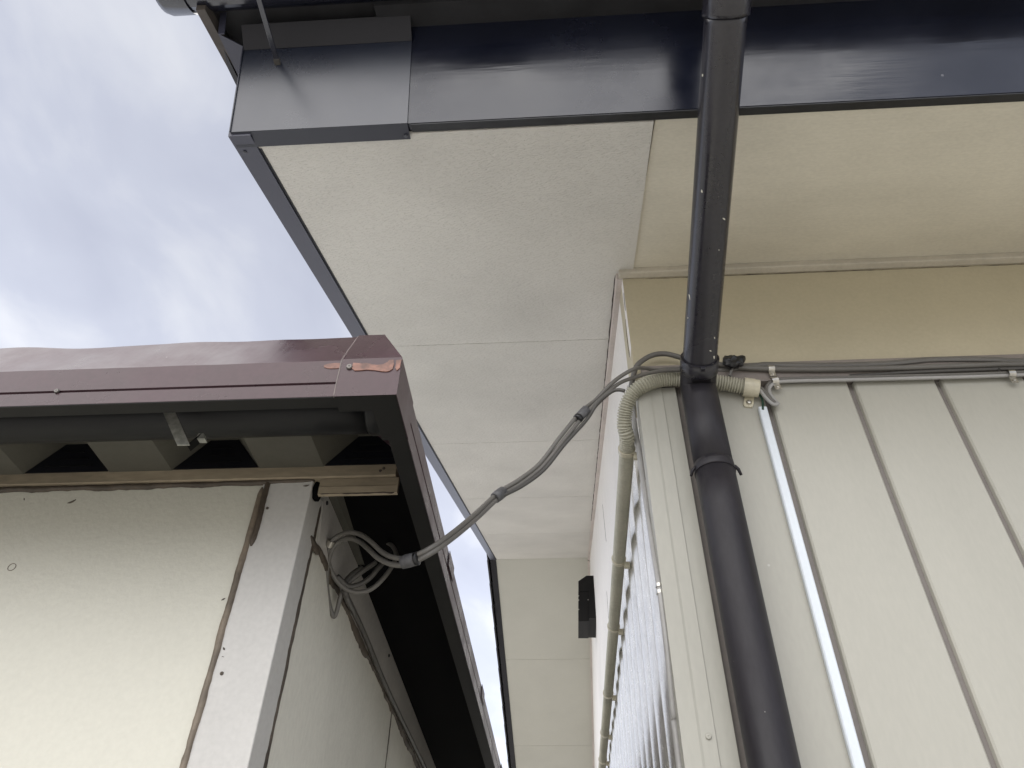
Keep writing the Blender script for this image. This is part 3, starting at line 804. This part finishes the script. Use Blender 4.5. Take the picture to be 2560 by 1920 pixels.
# sealant beads
def fpt(x, y, d=0): return onY(x, y, SHY-.001-d)
ZG = lambda x, y: (x/2.155, 1150+y/2.155)
bp_ = [ZF(800, 200), ZF(805, 330), ZF(770, 500), ZF(715, 660), ZF(655, 830), ZF(600, 1060), ZF(545, 1330), ZF(480, 1530), ZG(960, 1659)]
lp = [fpt(*ZF(838, 215)), fpt(*ZF(815, 370)), fpt(*ZF(775, 530)), fpt(*ZF(720, 690)), fpt(*ZF(655, 880)), fpt(*ZF(600, 1090)), fpt(*ZF(535, 1330)), fpt(*ZF(475, 1560)), fpt(*ZG(1020, 1640))]
lp.append(Vector((lp[-1].x, lp[-1].y, 1.2)))
xav = sum(p.x for p in lp)/len(lp)
for i, p in enumerate(lp):
    p.x = XT-.0060+(p.x-xav)*.22
bead('sealant_bead', lp, (0, -1, 0), .0098, .0036, 'caulk', shed, jit=.30, seed=21)
# the older, darker top end
bead('sealant_smear', [fpt(*ZF(855, 120)), fpt(*ZF(850, 190)), fpt(*ZF(822, 330)), fpt(*ZF(780, 480)), fpt(*ZF(720, 680))], (0, -1, 0), .0095, .0042, 'caulk_dark', shed, jit=.4, seed=22)
tp = [fpt(*ZF(-1500, 250)), fpt(*ZF(-1100, 238)), fpt(*ZF(-700, 226)), fpt(*ZF(-260, 210)), fpt(*ZF(0, 200)), fpt(*ZF(300, 190)), fpt(*ZF(600, 180)), fpt(*ZF(860, 165)), fpt(*ZF(900, 160)), fpt(*ZF(1060, 157)), fpt(*ZF(1130, 150)), fpt(*ZF(1225, 142))]
for p in tp: p.z = zb-.002+(p.z-zb)*.4
bead('sealant_bead', tp, (0, -1, 0), .0085, .0036, 'caulk_dark', shed, jit=.6, seed=23)
bead('sealant_smear', [fpt(*ZF(1110, 155)), fpt(*ZF(1160, 140)), fpt(*ZF(1215, 128))], (0, -1, 0), .016, .0055, 'caulk_dark', shed, jit=.6, seed=27)
ys_ = SHY+.053
sp_ = [Vector((XS-.0015, ys_+.001*math.sin(i*2.0), 2.262-i*.09)) for i in range(13)]
bead('sealant_bead', sp_, (1, 0, 0), .012, .0035, 'caulk_dark', shed, jit=.5, seed=24)
bead('sealant_smear', [onX(*ZF(1195, 600), XS+.001), onX(*ZF(1225, 680), XS+.001), onX(*ZF(1262, 745), XS+.001)], (1, 0, 0), .013, .003, 'caulk_dark', shed, jit=.3, seed=28)
# small marks on the trim and panel
for (x, y, r) in ((ZF(848, 381)[0], ZF(848, 381)[1], .0022), (ZG(1195, 1150)[0], ZG(1195, 1150)[1], .0024)):
    screw(onY(x, y, SHY-.0012), (0, -1, 0), r, 'caulk_dark', trim, 'nail')
def chip(pix, seed, parent=trim, pl=None):
    pts = [onY(x, y, SHY-.0012 if pl is None else pl) for x, y in pix]
    bead('paint_chip', pts, (0, -1, 0), .004, .0005, 'caulk_dark', parent, jit=.7, seed=seed, step=.002, sink=.0004)
chip([ZF(1130, 205), ZF(1165, 200), ZF(1180, 195)], 31); chip([ZF(500, 1480), ZF(512, 1500)], 33); chip([ZF(488, 1552), ZF(505, 1556)], 34)
chip([ZG(362, 232), ZG(385, 225), ZG(410, 212)], 35, front, SHY+.0018); chip([ZG(1192, 755), ZG(1213, 744)], 36, front, SHY+.0018)
chip([ZG(128, 205), ZG(130, 218)], 37, front, SHY+.0018)
ring('old_screw_mark', onY(*ZG(64, 577), SHY+.0018), (0, 1, 0), .0052, .0060, .0008, 'caulk', front, seg=16)
# side cover plate under the verge with its wavy sealant
zc0, zc1 = 2.200, 2.297
plate = []
for i, (y, zl, zu) in enumerate(((1.000, 2.262, 2.3005), (1.02, 2.205, 2.300), (1.19, 2.200, 2.293), (1.70, 2.187, 2.271), (2.10, 2.176, 2.254), (SYB, 2.14, 2.189))):
    plate.append((y, zl, zu))
V = []
for (y, zl, zu) in plate: V += [(XS+.001, y, zl), (XS+.001, y, zu), (XS-.004, y, zu), (XS-.004, y, zl)]
Fc = []
for i in range(len(plate)-1):
    for k in range(4): Fc.append((i*4+k, i*4+(k+1) % 4, i*4+4+(k+1) % 4, i*4+4+k))
Fc += [(0, 1, 2, 3), tuple((len(plate)-1)*4+k for k in range(4))]
cover = mk('cover_plate', V, Fc, 'shed_plate', shed)
bead('sealant_bead', [(XS-.002, y, zl-.002) for (y, zl, zu) in plate[1:]], (1, 0, 0), .013, .0035, 'caulk_dark', shed, jit=.8, seed=25, step=.008)
bead('sealant_bead', [(XS-.006, yj, 2.19), (XS-.006, yj, 1.2)], (1, 0, 0), .012, .003, 'caulk_dark', shed, jit=.35, seed=26)
for (x, y) in (ZF(1318, 340), ZF(1808, 1545)):
    P = onX(x, y, XS+.0015); screw(P, (1, 0, 0), .0035, 'tape_black', cover)
# top rail and verge rail
rail = prism('top_rail', [(SHY-.008, zb), (SHY-.008, zb+.0225), (SHY+.02, zb+.0225), (SHY+.02, zb)], lambda p, t: (t, p[0], p[1]), SXL, onY(992, 1170, SHY-.008).x, 'beam', shed, bevel=.0012)
xr0, xr1 = XS+.012, onY(1000, 1200, SHY+.004).x
o = prism('verge_rail', [(SHY-.0035, zb-.0285), (SHY-.0045, zb-.016), (SHY-.0035, zb-.0145), (SHY-.0035, zb-.0012), (SHY+.003, zb-.0012), (SHY+.003, zb-.0285)], lambda p, t: (t, p[0], p[1]), xr0, xr1, 'beam', shed)
bead('rust_edge', [(xr0+.004, SHY-.0036, zb-.028), (xr1-.004, SHY-.0036, zb-.028)], (0, -1, 0), .0022, .0006, 'crack', o, jit=1.3, seed=41, step=.003, sink=.0004)
for (x, y) in ((ZF(1768, 66)), (ZF(1740, 85))): screw(onY(x, y, SHY-.0085), (0, -1, 0), .0022, 'crack', rail)
# dark packing behind the joint of trim and verge rail
bead('sealant_smear', [(XS+.004, SHY+.006, zb+.001), (XS+.008, SHY+.012, zb-.03)], (.4, -1, 0), .020, .006, 'shed_black', shed, jit=.6, seed=43)
# folded roof deck
ZD0 = zb+.0232
PD, BW, WEB, TH = .2395, .1005, .046, .056
xk = onY(*(272, 1184), SHY-.008).x          # left edge of a pan
def deck():
    prof = []; xs = xk-PD*9
    first = None
    for i in range(11):
        a = xs+PD*i
        prof += [(a, 0), (a+BW, 0), (a+BW+WEB, TH), (a+PD-WEB, TH)]
    prof = [p for p in prof if p[0] < -.215]
    n = len(prof)
    V = [(x, .768, ZD0+h-.004) for x, h in prof]+[(x, SYB, ZD0+h-.004) for x, h in prof]
    Fc = [(i, i+1, n+i+1, n+i) for i in range(n-1)]
    o = mk('roof_deck', V, Fc, 'deck', shed)
    md = o.modifiers.new('t', 'SOLIDIFY'); md.thickness = .0012; md.offset = 1
    for i in range(4, 11):
        a = xs+PD*i+BW; b = xs+PD*(i+1)
        fl = [(a+.002, 0), (b-.002, 0), (b-WEB-.001, TH-.001), (a+WEB+.001, TH-.001)]
        if fl[0][0] > -.42: fl = [(a+.002, 0), (-.217, 0), (-.217, TH-.001), (a+WEB+.001, TH-.001)]
        fo = prism('closure_filler', fl, lambda p, t: (p[0], t, ZD0-.003+p[1]), SHY-.0098, SHY+.012, 'filler', shed)
        for k in range(3):
            h = .010+.0135*k; ins = (h/TH)*WEB
            x0, x1 = fl[0][0]+ins+.020, (fl[1][0]-ins-.022)
            box('slot_rib', x0, x1, SHY-.0118, SHY-.0099, ZD0-.003+h, ZD0-.003+h+.0022, 'shed_gutter', fo)
deck()
ss = lambda y: 2.300-.043*(y-.99)
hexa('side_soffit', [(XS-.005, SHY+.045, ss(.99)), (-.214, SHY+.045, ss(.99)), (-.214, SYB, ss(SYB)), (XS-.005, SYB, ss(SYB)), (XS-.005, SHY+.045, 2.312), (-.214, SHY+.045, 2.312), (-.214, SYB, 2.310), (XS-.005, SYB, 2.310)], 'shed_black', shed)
# roof top so that no light comes through
box('roof_top', SXL-.2, onY(992.6, 985.7, SFY).x-.075, SFY+.115, SYB+.1, ZD0+TH+.001, ZD0+TH+.006, 'deck_top', shed)
# fascia with chamfered top
XV = onY(992.6, 985.7, SFY).x; zf0 = onY(992.6, 985.7, SFY).z; zf1 = onY(1005, 896, SFY).z
CHZ = .083; CHY = CHZ/math.tan(rad(64))
XC = onY(837, 988, SFY).x
def fascia():
    n = 60; x0, x1 = SXL-.2, XC+.006
    prof = [(0, 0), (.0, .0195), (.0025, .0205), (.0025, .0225), (0, .0235), (0, zf1-zf0), (CHY, zf1-zf0+CHZ), (CHY+.05, zf1-zf0+CHZ+.004), (CHY+.05, zf1-zf0+CHZ), (CHY+.003, zf1-zf0+CHZ-.004), (.0035, zf1-zf0-.002), (.0035, 0)]
    xs = [x0+(x1-x0)*i/n for i in range(n+1)]
    xs = [x for x in xs if x < -1.1]+[-1.1+(x1+1.1)*i/80 for i in range(81)]
    V = []; k = len(prof)
    for x in xs:
        for j, (dy, dz) in enumerate(prof):
            e = 0; ey = 0
            if j in (6, 7, 8):
                e = .0030*math.exp(-((x+.735)/.045)**2)-.0035*math.exp(-((x+.64)/.05)**2)-.003*math.exp(-((x+.86)/.06)**2)+.0012*noise.noise((x*14, 0, 0))
                ey = .004*noise.noise((x*11, 2, 0))
            if j == 5: e = .0006*noise.noise((x*20, 5, 0))
            V.append((x, SFY+dy+ey, zf0+dz+e))
    Fc = []
    for i in range(len(xs)-1):
        for j in range(k): Fc.append((i*k+j, i*k+(j+1) % k, (i+1)*k+(j+1) % k, (i+1)*k+j))
    Fc += [tuple(range(k)), tuple((len(xs)-1)*k+j for j in range(k))]
    o = mk('front_fascia', V, Fc, 'shed_fascia', shed)
    box('bottom_flange', x0, XC+.004, SFY+.0004, SFY+.0195, zf0-.0012, zf0+.0008, 'shed_dark', o)
    screw(onY(142, 978, SFY-.001), (0, -1, 0), .0032, 'old_screw', o)
    # corner cap, a size larger, mitred
    q = .0022; h1 = zf1-zf0
    xa, xb = XC, XV
    V = [(xa, SFY-q, zf0-q), (xb, SFY-q, zf0-q), (xb, SFY-q, zf1), (xa, SFY-q, zf1),
         (xa, SFY-q+CHY, zf1+CHZ+.001), (xb-CHY, SFY-q+CHY, zf1+CHZ+.001),
         (xa, SFY+.0265, zf0-q), (xb-.034, SFY+.0265, zf0-q), (xb-.034, SFY+.085, zf0-q), (xb, SFY+.085, zf0-q), (xb, SFY+.085, zf1), (xb-CHY, SFY+.085, zf1+CHZ+.001),
         (xa, SFY+.085, zf1+CHZ+.001)]
    Fc = [(0, 1, 2, 3), (3, 2, 5, 4), (1, 9, 10, 2), (2, 10, 11, 5), (4, 5, 11, 12)]
    cp = mk('fascia_corner', V, Fc, 'shed_fascia', shed)
    md = cp.modifiers.new('t', 'SOLIDIFY'); md.thickness = .0014; md.offset = -1
    mk('corner_flange', [(xa, SFY-q+.0004, zf0-q), (xb-.0006, SFY-q+.0004, zf0-q), (xb-.0006, SFY+.085, zf0-q), (xb-.034, SFY+.085, zf0-q), (xb-.034, SFY+.0265, zf0-q), (xa, SFY+.0265, zf0-q), (xa, SFY-q+.0004, zf0-q+.001), (xb-.0006, SFY-q+.0004, zf0-q+.001), (xb-.0006, SFY+.085, zf0-q+.001), (xb-.034, SFY+.085, zf0-q+.001), (xb-.034, SFY+.0265, zf0-q+.001), (xa, SFY+.0265, zf0-q+.001)], [(0, 1, 2, 3, 4, 5), (6, 7, 8, 9, 10, 11)]+[(i, (i+1) % 6, 6+(i+1) % 6, 6+i) for i in range(6)], 'shed_dark', cp)
    screw(onY(600+865/3.16, 780+435/3.16, SFY-q-.0006), (0, -1, 0), .0040, 'old_screw', cp)
    Zh = lambda x, y: (600+x/3.16, 780+y/3.16)
    out = [Zh(x, y) for x, y in ((895, 400), (960, 405), (1005, 402), (1040, 412), (1085, 418), (1130, 412), (1165, 395), (1180, 378), (1212, 376), (1216, 410), (1205, 448), (1180, 465), (1150, 470), (1120, 468), (1060, 458), (1000, 455), (950, 460), (905, 462), (880, 440))]
    pp = [onY(x, y, SFY-q-.0012) for x, y in out]
    prism('bare_patch', pp, lambda p, t: Vector(p)+Vector((0, t, 0)), 0, .0011, 'primer', cp)
    out = [Zh(x, y) for x, y in ((1232, 380), (1276, 376), (1262, 440), (1238, 462), (1226, 440), (1232, 410))]
    prism('bare_patch', [onY(x, y, SFY-q-.0012) for x, y in out], lambda p, t: Vector(p)+Vector((0, t, 0)), 0, .0011, 'primer', cp)
    out = [Zh(x, y) for x, y in ((660, 420), (700, 408), (760, 402), (805, 404), (800, 440), (760, 445), (700, 446), (665, 436))]
    prism('bare_patch', [onY(x, y, SFY-.0008) for x, y in out], lambda p, t: Vector(p)+Vector((0, t, 0)), 0, .0012, 'primer', o)
    sm = bead('lap_seam', [(xa-.0004, SFY-q*.6, zf0-q), (xa-.0004, SFY-q*.6, zf1), (xa-.0004, SFY-q*.6+CHY, zf1+CHZ)], (0, -1, .1), .0022, .0016, 'seam', cp, jit=.5, seed=51, step=.003)
    # side fascia (verge)
    pr = [(0, 0), (0, .026), (-.0025, .027), (-.0025, .0300), (0, .031), (0, h1), (-CHY, h1+CHZ), (-CHY-.05, h1+CHZ), (-.0035, h1-.002), (-.0035, 0)]
    prism('side_fascia', pr, lambda p, t: (XV-q*.6+p[0], t, zf0+p[1]), SFY+.081, SYB+.1, 'shed_fascia', shed)
    sf = [c for c in shed.children if c.name.startswith('side_fascia')][0]
    box('bottom_flange', XV-.026, XV-.002, SFY+.08, SYB+.1, zf0-.0012, zf0+.0008, 'shed_dark', sf)
    for y in (1.15, 1.75, 2.35):
        hexa('lap_joint', [(XV-.0002, y, zf0+.034), (XV+.0008, y, zf0+.034), (XV+.0008, y+.06, zf0+.034), (XV-.0002, y+.06, zf0+.034), (XV-.0002, y, zf1+.002), (XV+.0008, y, zf1+.002), (XV+.0008, y+.06, zf1+.002), (XV-.0002, y+.06, zf1+.002)], 'shed_fascia', sf)
fascia()
# inner gutter and its galvanised strap
def shed_gutter():
    g = thing('shed_gutter', 'dark weathered round gutter tucked behind the brown shed fascia', 'gutter', (-.6, .78, 2.25))
    r = .036; cy = .797
    zbot = onY(350, 1086, cy).z
    cz = zbot+r-.001
    xe = onY(965, 1050, cy).x
    n = 24
    xs = [SXL+(xe-.012-SXL)*i/n for i in range(n+1)]
    tube('trough', [(x, cy, cz) for x in xs], r, 'shed_gutter', g, seg=36)
    xq = onY(920, 1050, cy).x
    tube('joint_sleeve', [(xq, cy, cz), (xq+.004, cy, cz), (xe, cy, cz), (xe+.003, cy, cz)], [r+.0005, r+.0028, r+.0028, r-.004], 'shed_gutter', g, seg=36)
    b = thing('gutter_strap', 'bent galvanised steel strap hanging in front of the dark shed gutter', 'bracket', (-.52, .76, 2.25))
    Zb = lambda x, y: (x/3.16, 800+y/3.16)
    A0 = onY(*Zb(1318, 690), .748); A1 = onY(*Zb(1447, 985), .748); wv = Vector((.0082, 0, 0))
    th = Vector((0, .0022, 0))
    A0 = A0+(A0-A1)*.25
    hexa('strap', [A1-wv, A1+wv, A1+wv+th, A1-wv+th, A0-wv, A0+wv, A0+wv+th, A0-wv+th], 'galv', b)
    B1 = onY(*Zb(1590, 900), .757); A2 = A1+wv+th
    up = Vector((0, 0, .0022)); bk = Vector((0, .012, 0))
    hexa('hook', [A2-Vector((.004, 0, 0)), B1, B1+bk, A2+bk-Vector((.004, 0, 0)), A2+up-Vector((.004, 0, 0)), B1+up, B1+bk+up, A2+bk+up-Vector((.004, 0, 0))], 'shed_dark', b)
    C1 = onY(*Zb(1580, 935), .756)
    hexa('hook_tip', [C1+Vector((-.006, 0, 0)), C1+Vector((.006, 0, 0)), C1+Vector((.006, .010, 0)), C1+Vector((-.006, .010, 0)), B1+Vector((-.004, 0, .001)), B1+Vector((.003, 0, .001)), B1+Vector((.003, .01, .001)), B1+Vector((-.004, .01, .001))], 'galv', b)
shed_gutter()
# ================================================================== CABLES BETWEEN SHED AND HOUSE
def bundle():
    b = thing('cable_bundle', 'taped bundle of grey cables slung from the shed to the house corner', 'cable', atd(1020, 1403, 1.25))
    def path(pd): return [atd(x, y, d) for x, y, d in pd]
    c1 = [(*Z1(860, 885), 1.545), (*Z1(700, 892), 1.54), (*Z1(600, 900), 1.535), (*Z1(500, 884), 1.52), (*Z1(430, 892), 1.50), (*Z1(330, 945), 1.49), (*Z1(230, 1025), 1.475), (*Z1(120, 1140), 1.46), (1452, 1030, 1.43), (1400, 1093, 1.39), (1350, 1158, 1.35), (1300, 1198, 1.315), (1246, 1232, 1.28), (1190, 1283, 1.22), (1130, 1333, 1.15), (1075, 1371, 1.105), (1022, 1394, 1.10), (985, 1394, 1.12), (955, 1380, 1.15), (925, 1352, 1.18), (900, 1336, 1.205), (872, 1331, 1.215), (845, 1340, 1.222), (826, 1358, 1.218), (820, 1392, 1.23), (829, 1430, 1.24), (852, 1463, 1.245), (886, 1480, 1.25), (925, 1474, 1.26), (958, 1446, 1.275), (983, 1410, 1.30), (990, 1385, 1.32), (980, 1364, 1.34), (960, 1352, 1.36)]
    tube('cable', spline(path(c1), 8), .0039, 'cable', b, seg=12)
    c2 = [(*Z1(860, 905), 1.535), (*Z1(700, 905), 1.53), (*Z1(560, 922), 1.52), (*Z1(430, 958), 1.505), (*Z1(300, 1012), 1.485), (*Z1(180, 1115), 1.46), (1461, 1038, 1.428), (1409, 1101, 1.388), (1356, 1166, 1.348), (1304, 1208, 1.313), (1250, 1242, 1.278), (1194, 1294, 1.218), (1134, 1344, 1.148), (1078, 1383, 1.102), (1020, 1410, 1.098), (980, 1411, 1.118), (945, 1395, 1.15), (920, 1372, 1.18), (898, 1354, 1.21), (872, 1346, 1.22), (848, 1354, 1.226), (830, 1374, 1.225), (818, 1420, 1.228), (817, 1470, 1.235), (824, 1515, 1.242), (834, 1541, 1.245), (842, 1528, 1.247), (852, 1490, 1.255), (872, 1458, 1.265), (905, 1430, 1.28), (940, 1405, 1.30)]
    tube('cable', spline(path(c2), 8), .0039, 'cable', b, seg=12)
    c3 = [(*Z1(352, 1066), 1.42), (*Z1(310, 1058), 1.425), (*Z1(262, 1066), 1.43), (*Z1(200, 1110), 1.435), (*Z1(120, 1190), 1.44), (1466, 1050, 1.422), (1412, 1110, 1.384), (1362, 1172, 1.344), (1310, 1212, 1.309), (1256, 1240, 1.276)]
    tube('cable', spline(path(c3), 8), .0035, 'cable_dark', b, seg=10)
    # inner coil and the tail running off along the cover plate
    c4 = [(842, 1440, 1.245), (868, 1464, 1.25), (893, 1463, 1.255), (922, 1447, 1.265), (946, 1420, 1.28), (965, 1400, 1.30)]
    tube('cable', spline(path(c4), 8), .0044, 'cable_dark', b, seg=10)
    c5 = [(905, 1420, 1.29), (880, 1437, 1.275), (862, 1462, 1.262), (866, 1490, 1.255)]
    tail = [onX(x, y, XS+.006) for x, y in ((880, 1520), (902, 1566), (922, 1612), (950, 1682), (978, 1745), (1010, 1812), (1046, 1886), (1075, 1945))]
    tube('cable', spline(path(c5)+tail, 8), .0052, 'cable_dark', b, seg=10)
    def tape(i0, cpath, s0, ln, r, mt):
        P = [atd(*c) for c in cpath]
        a, bb, c = P[i0-1], P[i0], P[i0+1]; t = (c-a).normalized()
        tube('tape_wrap', [bb-t*ln*.55, bb-t*ln*.5, bb, bb+t*ln*.5, bb+t*ln*.55], [r*.82, r, r*1.04, r, r*.82], mt, b, seg=16)
    mid = [((a[0]+c[0])/2, (a[1]+c[1])/2, (a[2]+c[2])/2) for a, c in ((c1[7], c2[5]), (c1[8], c2[6]), (c1[9], c2[7]))]
    tape(1, mid, 0, .026, .0090, 'tape_grey'); 
    mq = [atd(*q) for q in mid]; t = (mq[2]-mq[0]).normalized()
    tube('tape_wrap', [mq[1]+t*.010, mq[1]+t*.011, mq[1]+t*.018, mq[1]+t*.019], [.0080, .0094, .0094, .0080], 'tape_black', b, seg=16)
    mid = [((c1[k][0]+c2[k-2][0])/2, (c1[k][1]+c2[k-2][1])/2, (c1[k][2]+c2[k-2][2])/2) for k in (11, 12, 13)]
    tape(1, mid, 0, .024, .0094, 'tape_grey')
    mid = [((c1[k][0]+c2[k-2][0])/2, (c1[k][1]+c2[k-2][1])/2, (c1[k][2]+c2[k-2][2])/2) for k in (15, 16, 17)]
    tape(1, mid, 0, .020, .0096, 'tape_grey')
    mq = [atd(*q) for q in mid]; t = (mq[2]-mq[0]).normalized()
    tube('tape_wrap', [mq[1]-t*.016, mq[1]-t*.015, mq[1]-t*.011, mq[1]-t*.010], [.0080, .0100, .0100, .0080], 'tape_black', b, seg=16)
    P = atd(*c1[23]); o = ring('clip', P, (atd(*c1[24])-atd(*c1[22])).normalized(), .0046, .0062, .011, 'steel', b, seg=18)
    screw(P+Vector((-.0095, .000, .002)), (.8, -.6, 0), .0042, 'steel', o)
    box('clip_tab', P.x-.015, P.x-.004, P.y-.001, P.y+.002, P.z-.004, P.z+.007, 'steel', o)
bundle()
